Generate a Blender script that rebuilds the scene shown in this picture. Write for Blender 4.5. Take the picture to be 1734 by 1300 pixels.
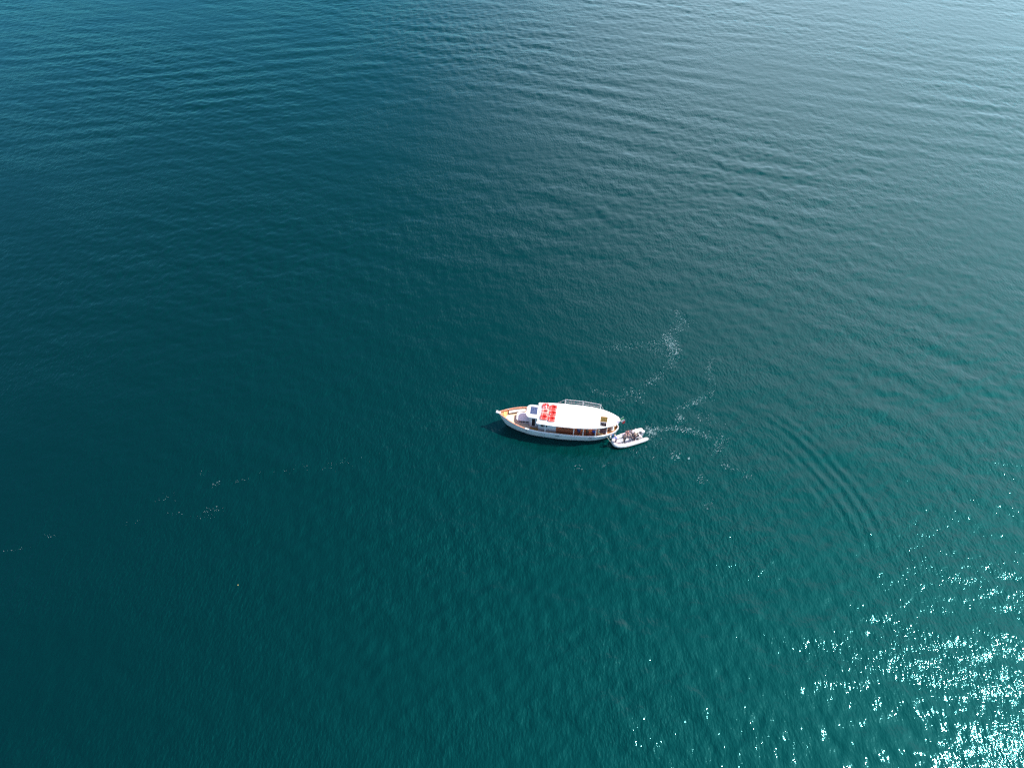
import bpy, bmesh, math, random
import numpy as np
from mathutils import Vector, Matrix
random.seed(4)
for o in list(bpy.data.objects): bpy.data.objects.remove(o)
SC = bpy.context.scene
COL = SC.collection
RAD = math.radians

# ------------------------------------------------------------ camera
CAM_H = 72.0
PITCH = RAD(48)
cam = bpy.data.cameras.new('camera'); cam.lens = 24; cam.sensor_width = 36
cam.clip_start = 0.5; cam.clip_end = 20000
camo = bpy.data.objects.new('camera', cam); COL.objects.link(camo)
camo.location = (0, 0, CAM_H); camo.rotation_euler = (RAD(90) - PITCH, 0, 0)
SC.camera = camo

# ------------------------------------------------------------ sky and sun
SUN_AZ, SUN_EL = RAD(78), RAD(50)          # azimuth clockwise from +Y, elevation
w = bpy.data.worlds.new('World'); SC.world = w; w.use_nodes = True
nt = w.node_tree; bg = nt.nodes['Background']
sky = nt.nodes.new('ShaderNodeTexSky'); sky.sky_type = 'NISHITA'
sky.sun_disc = False; sky.sun_elevation = SUN_EL; sky.sun_rotation = SUN_AZ
sky.air_density = 1.0; sky.dust_density = 1.2; sky.ozone_density = 2.5
# added glow in the unseen sunward sky, shaped to pale the water's reflections
wg = nt.nodes.new('ShaderNodeTexCoord'); dt = nt.nodes.new('ShaderNodeVectorMath'); dt.operation = 'DOT_PRODUCT'
vz = RAD(38); dt.inputs[1].default_value = (math.sin(vz) * .99, math.cos(vz) * .99, .139)
nt.links.new(wg.outputs['Generated'], dt.inputs[0])
cn = nt.nodes.new('ShaderNodeTexNoise'); cn.inputs['Scale'].default_value = 2.2; cn.inputs['Detail'].default_value = 5
nt.links.new(wg.outputs['Generated'], cn.inputs['Vector'])
ca_ = nt.nodes.new('ShaderNodeMath'); ca_.operation = 'MULTIPLY_ADD'; ca_.inputs[1].default_value = .12
nt.links.new(cn.outputs['Fac'], ca_.inputs[0]); nt.links.new(dt.outputs['Value'], ca_.inputs[2])
vr = nt.nodes.new('ShaderNodeMapRange'); vr.interpolation_type = 'SMOOTHSTEP'
VMIN = .71; VMAX = 1.01; vr.inputs['From Min'].default_value = VMIN; vr.inputs['From Max'].default_value = VMAX; nt.links.new(ca_.outputs[0], vr.inputs['Value'])
vr.inputs['To Max'].default_value = .85
vm = nt.nodes.new('ShaderNodeMixRGB'); nt.links.new(vr.outputs['Result'], vm.inputs[0]); nt.links.new(sky.outputs['Color'], vm.inputs[1])
SKY_GLOW = (24.0, 10.6, 11.8, 1); vm.inputs[2].default_value = SKY_GLOW
nt.links.new(vm.outputs[0], bg.inputs['Color']); bg.inputs['Strength'].default_value = 0.135; STR = 0.15
sl = bpy.data.lights.new('sun', 'SUN'); sl.energy = 4.5; sl.angle = RAD(0.53); sl.color = (1, 0.95, 0.87)
so = bpy.data.objects.new('sun', sl); COL.objects.link(so)
sd = Vector((math.sin(SUN_AZ) * math.cos(SUN_EL), math.cos(SUN_AZ) * math.cos(SUN_EL), math.sin(SUN_EL)))
so.rotation_euler = sd.to_track_quat('Z', 'Y').to_euler(); so.location = sd * 150
SC.view_settings.view_transform = 'Standard'; SC.view_settings.look = 'None'
SC.cycles.volume_bounces = 0; SC.cycles.max_bounces = 5; SC.cycles.diffuse_bounces = 2; SC.cycles.glossy_bounces = 2; SC.cycles.use_denoising = False; SC.cycles.use_adaptive_sampling = False
SC.view_settings.gamma = 1; SC.view_settings.exposure = 0.95

# ------------------------------------------------------------ helpers
def tag(o, label=None, cat=None, group=None, kind=None):
    if label: o['label'] = label
    if cat: o['category'] = cat
    if group: o['group'] = group
    if kind: o['kind'] = kind
    return o

def N(nt, t, **kw):
    n = nt.nodes.new(t)
    for k, v in kw.items():
        if k in n.inputs: n.inputs[k].default_value = v
        else: setattr(n, k, v)
    return n

def mat(name, c, rough=0.5, var=0.12, scale=3.0, metal=0.0, dirt=None, spec=0.5, stretch=(1, 1, 1), bump=0.0):
    m = bpy.data.materials.new(name); m.use_nodes = True
    nt = m.node_tree; b = nt.nodes['Principled BSDF']
    b.inputs['Roughness'].default_value = rough; b.inputs['Metallic'].default_value = metal
    b.inputs['Specular IOR Level'].default_value = spec
    tc = N(nt, 'ShaderNodeTexCoord'); mp = N(nt, 'ShaderNodeMapping'); mp.inputs['Scale'].default_value = stretch
    nz = N(nt, 'ShaderNodeTexNoise', Scale=scale, Detail=5.0, Roughness=0.6)
    nt.links.new(tc.outputs['Object'], mp.inputs['Vector']); nt.links.new(mp.outputs['Vector'], nz.inputs['Vector'])
    r = N(nt, 'ShaderNodeValToRGB')
    lo = [max(0, x * (1 - var)) for x in c]; hi = [min(1, x * (1 + var)) for x in c]
    if dirt: lo = dirt
    r.color_ramp.elements[0].color = (*lo, 1); r.color_ramp.elements[1].color = (*hi, 1)
    r.color_ramp.elements[0].position = 0.3; r.color_ramp.elements[1].position = 0.62
    nt.links.new(nz.outputs['Fac'], r.inputs['Fac']); nt.links.new(r.outputs['Color'], b.inputs['Base Color'])
    if bump:
        bp = N(nt, 'ShaderNodeBump', Strength=1.0, Distance=bump)
        nt.links.new(nz.outputs['Fac'], bp.inputs['Height']); nt.links.new(bp.outputs['Normal'], b.inputs['Normal'])
    return m

def wood(name, c, plank=0.12, axis='y', rough=0.45):
    """planks with dark caulk seams and streaky grain"""
    m = mat(name, c, rough, 0.35, 2.0, stretch=(1.2, 14, 8))
    nt = m.node_tree; b = nt.nodes['Principled BSDF']
    src = b.inputs['Base Color'].links[0].from_socket
    tc = N(nt, 'ShaderNodeTexCoord'); sp = N(nt, 'ShaderNodeSeparateXYZ')
    nt.links.new(tc.outputs['Object'], sp.inputs[0])
    d = N(nt, 'ShaderNodeMath', operation='DIVIDE'); d.inputs[1].default_value = plank
    nt.links.new(sp.outputs[axis.upper()], d.inputs[0])
    fr = N(nt, 'ShaderNodeMath', operation='FRACT'); nt.links.new(d.outputs[0], fr.inputs[0])
    lt = N(nt, 'ShaderNodeMath', operation='LESS_THAN'); lt.inputs[1].default_value = 0.08
    nt.links.new(fr.outputs[0], lt.inputs[0])
    mx = N(nt, 'ShaderNodeMixRGB'); mx.inputs[2].default_value = (c[0] * .35, c[1] * .32, c[2] * .3, 1)
    nt.links.new(lt.outputs[0], mx.inputs[0]); nt.links.new(src, mx.inputs[1]); nt.links.new(mx.outputs[0], b.inputs['Base Color'])
    return m

class MB:
    """collects shapes, links them as ONE mesh object"""
    def __init__(s): s.v = []; s.f = []; s.smooth = []
    def add(s, V, F, smooth=False):
        n = len(s.v); s.v += [tuple(p) for p in V]; s.f += [tuple(i + n for i in f) for f in F]; s.smooth += [smooth] * len(F)
        return s
    def bx(s, x0, x1, y0, y1, z0, z1, M=None, bev=0.0):
        bm = bmesh.new(); bmesh.ops.create_cube(bm, size=1)
        bmesh.ops.scale(bm, vec=(x1 - x0, y1 - y0, z1 - z0), verts=bm.verts)
        if bev: bmesh.ops.bevel(bm, geom=bm.edges[:], offset=min(bev, .45 * min(x1 - x0, y1 - y0, z1 - z0)), segments=2, affect='EDGES', profile=.5)
        bmesh.ops.translate(bm, vec=((x0 + x1) / 2, (y0 + y1) / 2, (z0 + z1) / 2), verts=bm.verts)
        if M: bmesh.ops.transform(bm, matrix=M, verts=bm.verts)
        bm.verts.index_update()
        s.add([v.co.copy() for v in bm.verts], [[v.index for v in f.verts] for f in bm.faces]); bm.free(); return s
    def tube(s, pts, r, n=8, caps=True, closed=False):
        pts = [Vector(p) for p in pts]; m = len(pts)
        R = r if isinstance(r, (list, tuple)) else [r] * m
        V = []; F = []; prev = None
        for i, p in enumerate(pts):
            if closed: t = (pts[(i + 1) % m] - pts[i - 1])
            else: t = pts[min(i + 1, m - 1)] - pts[max(i - 1, 0)]
            t.normalize()
            if prev is None: a = t.orthogonal().normalized()
            else: a = (prev - t * prev.dot(t)).normalized()
            prev = a; b = t.cross(a)
            V += [p + (a * math.cos(2 * math.pi * k / n) + b * math.sin(2 * math.pi * k / n)) * R[i] for k in range(n)]
        for i in range(m if closed else m - 1):
            j = (i + 1) % m
            F += [[i * n + k, i * n + (k + 1) % n, j * n + (k + 1) % n, j * n + k] for k in range(n)]
        if caps and not closed: F += [list(range(n))[::-1], [(m - 1) * n + k for k in range(n)]]
        return s.add(V, F, True)
    def ell(s, c, r, M=None, nu=12, nv=8):
        V = []; F = []
        for j in range(nv + 1):
            th = math.pi * j / nv
            for i in range(nu):
                ph = 2 * math.pi * i / nu
                p = Vector((r[0] * math.sin(th) * math.cos(ph), r[1] * math.sin(th) * math.sin(ph), r[2] * math.cos(th)))
                if M: p = M @ p
                V.append(p + Vector(c))
        for j in range(nv):
            F += [[j * nu + i, (j + 1) * nu + i, (j + 1) * nu + (i + 1) % nu, j * nu + (i + 1) % nu] for i in range(nu)]
        return s.add(V, F, True)
    def prism(s, outline, z0, z1, top=None):
        """outline: list of (x,y); z0,z1 numbers or functions of (x,y)"""
        n = len(outline); f0 = z0 if callable(z0) else (lambda x, y: z0); f1 = z1 if callable(z1) else (lambda x, y: z1)
        V = [(x, y, f0(x, y)) for x, y in outline] + [(x, y, f1(x, y)) for x, y in outline]
        F = [list(range(n))[::-1], list(range(n, 2 * n))] + [[i, (i + 1) % n, n + (i + 1) % n, n + i] for i in range(n)]
        return s.add(V, F)
    def build(s, name, m, parent=None, loc=None):
        me = bpy.data.meshes.new(name); me.from_pydata([tuple(p) for p in s.v], [], s.f); me.update()
        bm = bmesh.new(); bm.from_mesh(me); bmesh.ops.remove_doubles(bm, verts=bm.verts, dist=1e-5)
        bmesh.ops.recalc_face_normals(bm, faces=bm.faces); bm.to_mesh(me); bm.free()
        if any(s.smooth):
            me.polygons.foreach_set('use_smooth', [True] * len(me.polygons))
            try: me.set_sharp_from_angle(angle=RAD(38))
            except Exception: pass
        for x in (m if isinstance(m, (list, tuple)) else [m]): me.materials.append(x)
        o = bpy.data.objects.new(name, me); COL.objects.link(o)
        if parent: o.parent = parent
        if loc: o.location = loc
        return o

def empty(name, loc=(0, 0, 0), rz=0, parent=None):
    o = bpy.data.objects.new(name, None); COL.objects.link(o); o.location = loc; o.rotation_euler = (0, 0, rz)
    o.empty_display_size = .3
    if parent: o.parent = parent
    return o

def interp(xs, ys): return lambda x: float(np.interp(x, xs, ys))
def smooth_interp(xs, ys):
    """Catmull-Rom style smooth interpolation"""
    xs = np.array(xs, float); ys = np.array(ys, float)
    d = np.gradient(ys, xs)
    def f(x):
        x = min(max(x, xs[0]), xs[-1]); i = min(int(np.searchsorted(xs, x, 'right')) - 1, len(xs) - 2)
        h = xs[i + 1] - xs[i]; t = (x - xs[i]) / h
        return float((2*t**3-3*t*t+1)*ys[i] + (t**3-2*t*t+t)*h*d[i] + (-2*t**3+3*t*t)*ys[i+1] + (t**3-t*t)*h*d[i+1])
    return f

# ground point seen at a pixel of the 1734 px wide photograph, used only to read positions off it
def at(px, py, z=0.0):
    f = 1156.0
    d = Vector((px - 867, f * math.cos(PITCH) + (650 - py) * math.sin(PITCH), -f * math.sin(PITCH) + (650 - py) * math.cos(PITCH)))
    t = (z - CAM_H) / d.z
    return Vector((0, 0, CAM_H)) + d * t

# ------------------------------------------------------------ water
rng = np.random.RandomState(11)
WIND = RAD(78)       # travel direction of the main wave train, from +X
waves = []
for i in range(110):
    lam = 0.8 * (10.5 / 0.8) ** rng.rand()
    th = (WIND if rng.rand() < .5 or lam > 4 else RAD(28)) + rng.randn() * (0.75 if lam < 2 else 0.55 if lam < 4 else 0.27)
    slope = 0.0130 * (1.1 if lam < 2 else 0.78 if lam < 5 else .42)
    waves.append((2 * math.pi / lam, th, slope * lam / (2 * math.pi), rng.rand() * 6.283, lam))

# wake ripples of the dinghy: (curve control pixels, wavelength, crests, amplitude)
def curve_pts(px): 
    P = [at(*p) for p in px]
    out = []
    for a, b in zip(P[:-1], P[1:]):
        for k in range(24): out.append(a.lerp(b, k / 24))
    return np.array([(p.x, p.y) for p in out + [P[-1]]])
wakes = [
    (curve_pts([(1290, 700), (1315, 716), (1345, 737), (1372, 762), (1402, 796), (1432, 830), (1462, 876), (1480, 915), (1492, 960)]), 1.5, 1.7, 0.048),
    (curve_pts([(1322, 742), (1350, 768), (1385, 805), (1420, 850), (1455, 905)]), 1.05, 1.2, 0.030),
    (curve_pts([(1200, 693), (1235, 712), (1272, 735), (1305, 765), (1335, 800), (1365, 838), (1400, 890)]), 0.85, 2.2, 0.024),
    (curve_pts([(1185, 708), (1215, 725), (1250, 750), (1280, 780), (1305, 815)]), 0.6, 1.6, 0.013),
]
SETS = [(55, 150, 60, 42, RAD(68), 6.6, .025), (-75, 165, 50, 45, RAD(101), 5.4, .018), (-5, 185, 45, 28, RAD(88), 7.0, .024), (70, 75, 35, 30, RAD(48), 4.6, .014)]
def height(X, Y, cell):
    Z = np.zeros_like(X)
    grp = 0.75 + 0.35 * np.sin(X * 0.045 + 1.3 * np.sin(Y * 0.03)) * np.sin(Y * 0.06 + X * 0.02)
    for k, th, a, ph, lam in waves:
        Z += a * np.clip(lam / (2.5 * cell) - 0.6, 0, 1) * np.cos(k * (X * math.cos(th) + Y * math.sin(th)) + ph + 0.5 * np.sin(0.05 * X + ph) )
    Z *= grp
    for x0, y0, sx, sy, th, lam0, amp in SETS:               # sets of longer, parallel swell lines
        e = amp * np.exp(-((X - x0) / sx) ** 2 - ((Y - y0) / sy) ** 2)
        for q, (dl, dth, ph) in enumerate(((0, 0, .4), (.08, .05, 2.1), (-.07, -.06, 4.0), (.03, .12, 5.2))):
            k = 2 * math.pi / (lam0 * (1 + dl)); t_ = th + dth
            Z += np.where(cell < 1.5, 1, 0) * e * np.cos(k * (X * math.cos(t_) + Y * math.sin(t_)) + ph + .6 * np.sin(.04 * X + .03 * Y + q))
    for C, lam, n, amp in wakes:
        x0, y0 = C.min(0) - 5; x1, y1 = C.max(0) + 5
        m = (X > x0) & (X < x1) & (Y > y0) & (Y < y1)
        if not m.any(): continue
        P = np.stack([X[m], Y[m]], 1)
        D = np.full(len(P), 1e9); S = np.zeros(len(P)); T = np.zeros(len(P))
        for i in range(len(C) - 1):
            d = C[i + 1] - C[i]; L = np.hypot(*d); d = d / L
            r = P - C[i]; t = np.clip(r @ d, 0, L); q = r - t[:, None] * d; dist = np.hypot(q[:, 0], q[:, 1])
            u = dist < D; D[u] = dist[u]; S[u] = np.sign(r[u, 0] * d[1] - r[u, 1] * d[0]); T[u] = (i + t[u] / L) / (len(C) - 1)
        s = D * S
        Z[m] += amp * np.exp(-(s / (lam * n)) ** 2) * np.cos(2 * math.pi * s / lam) * np.sin(np.clip(T, 0, 1) * math.pi) ** 0.5
    return Z

def axis(lo, hi, step, far):
    a = list(np.arange(lo, hi + step / 2, step)); g = step; b = [a[-1]]; c = [a[0]]
    while b[-1] < far: g *= 1.22; b.append(b[-1] + g); c.append(c[-1] - g)
    return np.array(c[:0:-1] + a + b[1:])
gx = axis(-165, 175, 0.30, 6000); gy = axis(-20, 230, 0.30, 6000)
X, Y = np.meshgrid(gx, gy)
cx = np.gradient(gx); cy = np.gradient(gy)
CELL = np.maximum(*np.meshgrid(cx, cy))
Z = height(X, Y, CELL)
nx, ny = len(gx), len(gy)
me = bpy.data.meshes.new('water')
NV = nx * ny
top = np.stack([X, Y, Z], -1).reshape(-1, 3)
rim = np.concatenate([np.arange(nx), np.arange(1, ny) * nx + nx - 1, (ny - 1) * nx + np.arange(nx - 2, -1, -1), np.arange(ny - 2, 0, -1) * nx])
low = top[rim].copy(); low[:, 2] = -60.0
allv = np.concatenate([top, low]).astype(np.float32)
ii = (np.arange(ny - 1)[:, None] * nx + np.arange(nx - 1)[None, :]).ravel()
quads = np.stack([ii, ii + 1, ii + nx + 1, ii + nx], 1).astype(np.int32)
nr = len(rim); k = np.arange(nr); k2 = (k + 1) % nr
side = np.stack([rim[k2], rim[k], NV + k, NV + k2], 1).astype(np.int32)
loops = np.concatenate([quads.ravel(), side.ravel(), (NV + np.arange(nr))[::-1].astype(np.int32)])
tot = np.concatenate([np.full(len(quads) + nr, 4, dtype=np.int32), np.array([nr], dtype=np.int32)])
st0 = np.concatenate([[0], np.cumsum(tot)[:-1]]).astype(np.int32)
me.vertices.add(len(allv)); me.vertices.foreach_set('co', allv.ravel())
me.loops.add(len(loops)); me.loops.foreach_set('vertex_index', loops)
me.polygons.add(len(tot)); me.polygons.foreach_set('loop_start', st0); me.polygons.foreach_set('loop_total', tot)
me.update(); me.polygons.foreach_set('use_smooth', np.concatenate([np.ones(len(quads), dtype=bool), np.zeros(nr + 1, dtype=bool)]))
water = bpy.data.objects.new('water', me); COL.objects.link(water)
tag(water, 'dark teal open sea with small ripples and sun glitter to the right', kind='structure')

BODYC = (0.0000, 0.0010, 0.0010, 1); LOBEC = (0.0000, 0.0285, 0.0278, 1); LOBER = 0.67; GLOSC = (0.30, 0.92, 1.0, 1)
def water_material():
    m = bpy.data.materials.new('sea_water'); m.use_nodes = True; m.cycles.volume_sampling = 'DISTANCE'; m.cycles.homogeneous_volume = True
    nt = m.node_tree; L = nt.links.new
    for n in list(nt.nodes): nt.nodes.remove(n)
    out = N(nt, 'ShaderNodeOutputMaterial')
    tc = N(nt, 'ShaderNodeTexCoord')
    def noise(scale, detail, rot, st, rough=0.55, dist=0.0):
        mp = N(nt, 'ShaderNodeMapping'); mp.inputs['Rotation'].default_value = (0, 0, rot); mp.inputs['Scale'].default_value = st
        L(tc.outputs['Object'], mp.inputs['Vector'])
        nz = N(nt, 'ShaderNodeTexNoise', Scale=scale, Detail=detail, Roughness=rough, Distortion=dist)
        L(mp.outputs['Vector'], nz.inputs['Vector']); return nz.outputs['Fac']
    def mth(op, a, b=None, c=None):
        n = N(nt, 'ShaderNodeMath', operation=op)
        for i, x in enumerate((a, b, c)):
            if x is None: continue
            if isinstance(x, (int, float)): n.inputs[i].default_value = x
            else: L(x, n.inputs[i])
        return n.outputs[0]
    # ripples from a metre down to a few centimetres, running in slightly different directions
    r2 = noise(2.4, 2.0, RAD(14), (1.35, 0.6, 1), 0.55)
    r3 = noise(6.0, 1.0, RAD(20), (0.8, 1.2, 1), 0.6)
    patch = noise(0.045, 1.0, 0.3, (1, 1.5, 1), 0.6)           # gusts roughen some areas more than others
    pr = N(nt, 'ShaderNodeMapRange'); L(patch, pr.inputs['Value'])
    pr.inputs['From Min'].default_value = .35; pr.inputs['From Max'].default_value = .65
    pr.inputs['To Min'].default_value = .55; pr.inputs['To Max'].default_value = 1.25
    h = mth('ADD', mth('MULTIPLY', r2, 0.066), mth('MULTIPLY', r3, 0.013))
    h = mth('MULTIPLY', h, pr.outputs['Result'])
    bp = N(nt, 'ShaderNodeBump', Strength=1.0, Distance=1.0); L(h, bp.inputs['Height'])
    # light scattered back by the water body
    sss = N(nt, 'ShaderNodeSubsurfaceScattering'); sss.inputs['Color'].default_value = BODYC
    sss.inputs['Radius'].default_value = (2.5, 2.5, 2.5); sss.inputs['Scale'].default_value = 1.0; sss.falloff = 'BURLEY'
    gl = N(nt, 'ShaderNodeBsdfAnisotropic'); gl.inputs['Color'].default_value = GLOSC
    gl.inputs['Roughness'].default_value = 0.07
    fr = N(nt, 'ShaderNodeFresnel', IOR=1.333)
    L(bp.outputs['Normal'], gl.inputs['Normal']); L(bp.outputs['Normal'], fr.inputs['Normal'])
    body = N(nt, 'ShaderNodeMixShader'); L(fr.outputs[0], body.inputs[0]); L(sss.outputs[0], body.inputs[1]); L(gl.outputs[0], body.inputs[2])
    # suspended matter scatters sunlight mostly forward: a very wide, teal, sunward lobe
    lobe = N(nt, 'ShaderNodeBsdfAnisotropic'); lobe.inputs['Color'].default_value = LOBEC
    lobe.inputs['Roughness'].default_value = LOBER; L(bp.outputs['Normal'], lobe.inputs['Normal'])
    ad = N(nt, 'ShaderNodeAddShader'); L(body.outputs[0], ad.inputs[0]); L(lobe.outputs[0], ad.inputs[1])
    L(ad.outputs[0], out.inputs['Surface'])
    return m
me.materials.append(water_material())

# ------------------------------------------------------------ materials
WHITE = mat('white_gelcoat', (.80, .80, .79), .35, .05, 1.5)
ROOFW = mat('white_roof_paint', (.82, .82, .81), .45, .06, .9, dirt=(.74, .74, .72))
HULLW = mat('white_hull_paint', (.54, .56, .57), .35, .08, 1.2, dirt=(.42, .45, .46), stretch=(.6, 1, 3))
GREYW = mat('pale_grey_paint', (.46, .48, .50), .4, .06)
BOOT = mat('dark_antifouling', (.03, .05, .06), .6)
CAPW = wood('varnished_cap_wood', (.42, .20, .12), .6, 'x', .35)
REDW = wood('red_brown_varnish', (.25, .075, .04), .22, 'z', .35)
TEAK = wood('pale_teak_deck', (.60, .46, .32), .09)
AMBER = wood('amber_wood', (.50, .24, .05), .11)
ORANGE = wood('orange_varnish', (.55, .25, .08), .2)
DARK = mat('dark_glass', (.012, .014, .018), .08, .2)
BLACK = mat('black_rubber', (.02, .02, .022), .6, .2)
STEEL = mat('stainless_tube', (.72, .73, .74), .3, .06, metal=.35)
PANEL = mat('solar_cell_blue', (.03, .05, .11), .2, .3, 9)
RED = mat('red_foam', (.72, .030, .022), .5, .15, 4)
PINK = mat('sun_faded_red_foam', (.80, .20, .17), .55, .12, 4)
REDNET = mat('dark_red_netting', (.30, .008, .008), .7, .3, 30)
ROPE = mat('pale_rope', (.62, .58, .46), .8, .2, 40)
CUSH = mat('cream_cushion', (.78, .72, .60), .7, .08, 5)
YEL = mat('yellow_brass', (.62, .42, .12), .4, .2)
SKIN = mat('skin', (.52, .31, .22), .5, .08)
PVC = mat('white_rubberised_fabric', (.56, .55, .55), .5, .05, 3, dirt=(.46, .45, .45))
FLOOR = mat('grey_deck_panel', (.30, .32, .35), .6, .12, 5, dirt=(.22, .24, .27))
DECKG = mat('grey_nonslip_deck', (.56, .55, .53), .6, .1, 6)

def flat(name, c, rough=.7, var=.12): return mat(name, c, rough, var, 8)

# ------------------------------------------------------------ excursion boat
BO = at(844, 698, 2.5); BO.z = 0
BA = RAD(-6.72)
boat = empty('excursion_boat', BO, BA)
tag(boat, 'white wooden excursion boat with long white canopy roof and brown rails, lying at rest', 'boat')
BM = Matrix.Translation(BO) @ Matrix.Rotation(BA, 4, 'Z')
CY = 0.10
xs = [0, .25, .6, 1.2, 2, 3, 4.5, 6, 8.5, 11, 12.5, 13.6, 14.5, 15.2, 15.65, 15.9]
HB = smooth_interp(xs, [.04, .24, .48, .86, 1.28, 1.66, 1.94, 2.02, 2.03, 1.99, 1.86, 1.66, 1.38, 1.0, .58, .06])
SH = smooth_interp([0, 1.3, 3, 4.6, 6.5, 8.5, 12, 14.3, 15.9], [2.5, 2.15, 1.88, 1.66, 1.5, 1.42, 1.38, 1.45, 1.62])
ZB = interp([0, .5, 1, 1.6, 2.6, 13, 14.2, 15, 15.5, 15.9], [2.4, 1.1, 0, -.5, -.85, -.85, -.5, 0, .5, 1.05])
PW = interp([0, .5, 1, 2, 3, 4.6, 8.5, 12, 14, 15, 15.9], [.9, .8, .7, .55, .45, .3, .18, .25, .35, .45, .5])
stx = sorted(set(list(np.linspace(0, 15.9, 60)) + [.12, .4, 15.78]))
def hull_pt(x, s, side, out=0.0):
    zb, zs, hb = ZB(x), SH(x), HB(x)
    return (x, CY * min(1, x) + side * (hb * (s ** PW(x)) + out), zb + (zs - zb) * s)
def hull_side(mb, side, s0=0.0, s1=1.0, n=14, out=0.0):
    V = []; F = []
    for x in stx:
        for j in range(n + 1): V.append(hull_pt(x, s0 + (s1 - s0) * j / n, side, out))
    for i in range(len(stx) - 1):
        for j in range(n): a = i * (n + 1) + j; F.append([a, a + 1, a + n + 2, a + n + 1])
    mb.add(V, F, True)
hb = MB(); hull_side(hb, 1); hull_side(hb, -1)
hull = hb.build('hull', HULLW, boat)
# paint below the waterline, by height
def hull_boot():
    nt = HULLW.node_tree; b = nt.nodes['Principled BSDF']; src = b.inputs['Base Color'].links[0].from_socket
    tc = N(nt, 'ShaderNodeTexCoord'); sp = N(nt, 'ShaderNodeSeparateXYZ'); nt.links.new(tc.outputs['Object'], sp.inputs[0])
    lt = N(nt, 'ShaderNodeMath', operation='LESS_THAN'); lt.inputs[1].default_value = .12; nt.links.new(sp.outputs['Z'], lt.inputs[0])
    mx = N(nt, 'ShaderNodeMixRGB'); mx.inputs[2].default_value = (.05, .10, .12, 1)
    nt.links.new(lt.outputs[0], mx.inputs[0]); nt.links.new(src, mx.inputs[1]); nt.links.new(mx.outputs[0], b.inputs['Base Color'])
hull_boot()
def HW(x, z):
    t = min(1, max(0, (z - ZB(x)) / max(SH(x) - ZB(x), .05))); return HB(x) * t ** PW(x)
def rail_strip(x0, x1, side, fn, w0, w1, z0, z1, n=30):
    """strip following the gunwale between inward offsets w0..w1, heights z0..z1 over fn(x)"""
    V = []; F = []
    for i in range(n + 1):
        x = x0 + (x1 - x0) * i / n; b = HB(x); c = CY * min(1, x)
        z = fn(x); bt, bb = HW(x, z + z1), HW(x, z + z0)
        V += [(x, c + side * max(bb - w0, .005), z + z0), (x, c + side * max(bt - w0, .005), z + z1), (x, c + side * max(bt - w1, .004), z + z1), (x, c + side * max(bb - w1, .004), z + z0)]
    for i in range(n):
        a = i * 4; F += [[a + k, a + (k + 1) % 4, a + 4 + (k + 1) % 4, a + 4 + k] for k in range(4)]
    F += [[3, 2, 1, 0], [n * 4 + k for k in range(4)]]
    return V, F
for nm, x0, x1, m in (('bow_rail', 0.02, 3.7, CAPW), ('gunwale_rail', 3.72, 15.88, WHITE)):
    for sd_ in (1, -1):
        MB().add(*rail_strip(x0, x1, sd_, SH, -.035, .11, .003, .05)).build(nm, m, boat)
for sd_ in (1, -1):
    MB().add(*rail_strip(.3, 15.6, sd_, SH, -.055, .02, -.30, -.23)).build('rubbing_strake', GREYW, boat)
DK = lambda x: SH(x) - (0.62 if x < 4.5 else 0.62 - .12 * min(1, (x - 4.5) / 2))
# bulwark lining: warm varnish forward, amber aft
for sd_ in (1, -1):
    MB().add(*rail_strip(.35, 4.2, sd_, SH, .05, .085, -.64, .0, 20)).build('bulwark', REDW, boat)
    MB().add(*rail_strip(4.22, 15.7, sd_, SH, .05, .085, -.52, .0)).build('bulwark', AMBER, boat)
def deck(x0, x1, m, dz=0.0, inset=.09, fn=DK, name='deck'):
    xx = np.linspace(x0, x1, 24); V = []; F = []
    for x in xx:
        z = fn(x) + dz; b = max(HW(x, z) - .03, .02); c = CY * min(1, x)
        V += [(x, c - b, z), (x, c, z + .02), (x, c + b, z)]
    for i in range(len(xx) - 1):
        a = i * 3; F += [[a, a + 3, a + 4, a + 1], [a + 1, a + 4, a + 5, a + 2]]
    return MB().add(V, F).build(name, m, boat)
deck(.35, 4.3, TEAK, name='foredeck'); deck(4.3, 15.6, AMBER, name='side_deck')
# raised wooden bow platform
bp_ = MB(); xx = np.linspace(.1, 1.15, 10)
ol = [(x, CY * x - max(HW(x, SH(x) - .3) - .04, .01)) for x in xx] + [(x, CY * x + max(HW(x, SH(x) - .3) - .04, .01)) for x in xx[::-1]]
bp_.prism(ol, lambda x, y: SH(x) - .3, lambda x, y: SH(x) - .22); bp_.build('bow_platform', ORANGE, boat)
br = MB(); br.bx(-.28, .28, -.12, .12, 2.49, 2.56, bev=.02); br.bx(-.30, -.05, -.15, -.1, 2.45, 2.68, bev=.01); br.bx(-.30, -.05, .1, .15, 2.45, 2.68, bev=.01)
brr = br.build('bow_roller', WHITE, boat)
wl = MB(); wl.tube([(.72, -.22, 2.22), (.72, -.12, 2.22), (.72, .22, 2.22), (.72, .34, 2.22)], [.10, .07, .07, .10], 12); wl.bx(.6, .84, -.05, .17, 2.0, 2.18, bev=.02)
wl.tube([(.45, .03, 2.2), (.45, .03, 2.45)], .045, 8)
wl.build('windlass', YEL, boat)
an = MB(); an.tube([(-.1, 0, 2.6), (.55, .03, 2.3)], .03, 6); an.tube([(-.18, -.16, 2.45), (-.24, 0, 2.58), (-.18, .16, 2.45)], .035, 6); an.build('anchor', STEEL, boat)
st = MB(); st.bx(1.0, 1.32, -.42, -.1, 1.62, 1.98, bev=.03); st.build('deck_locker', CUSH, boat)
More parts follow.
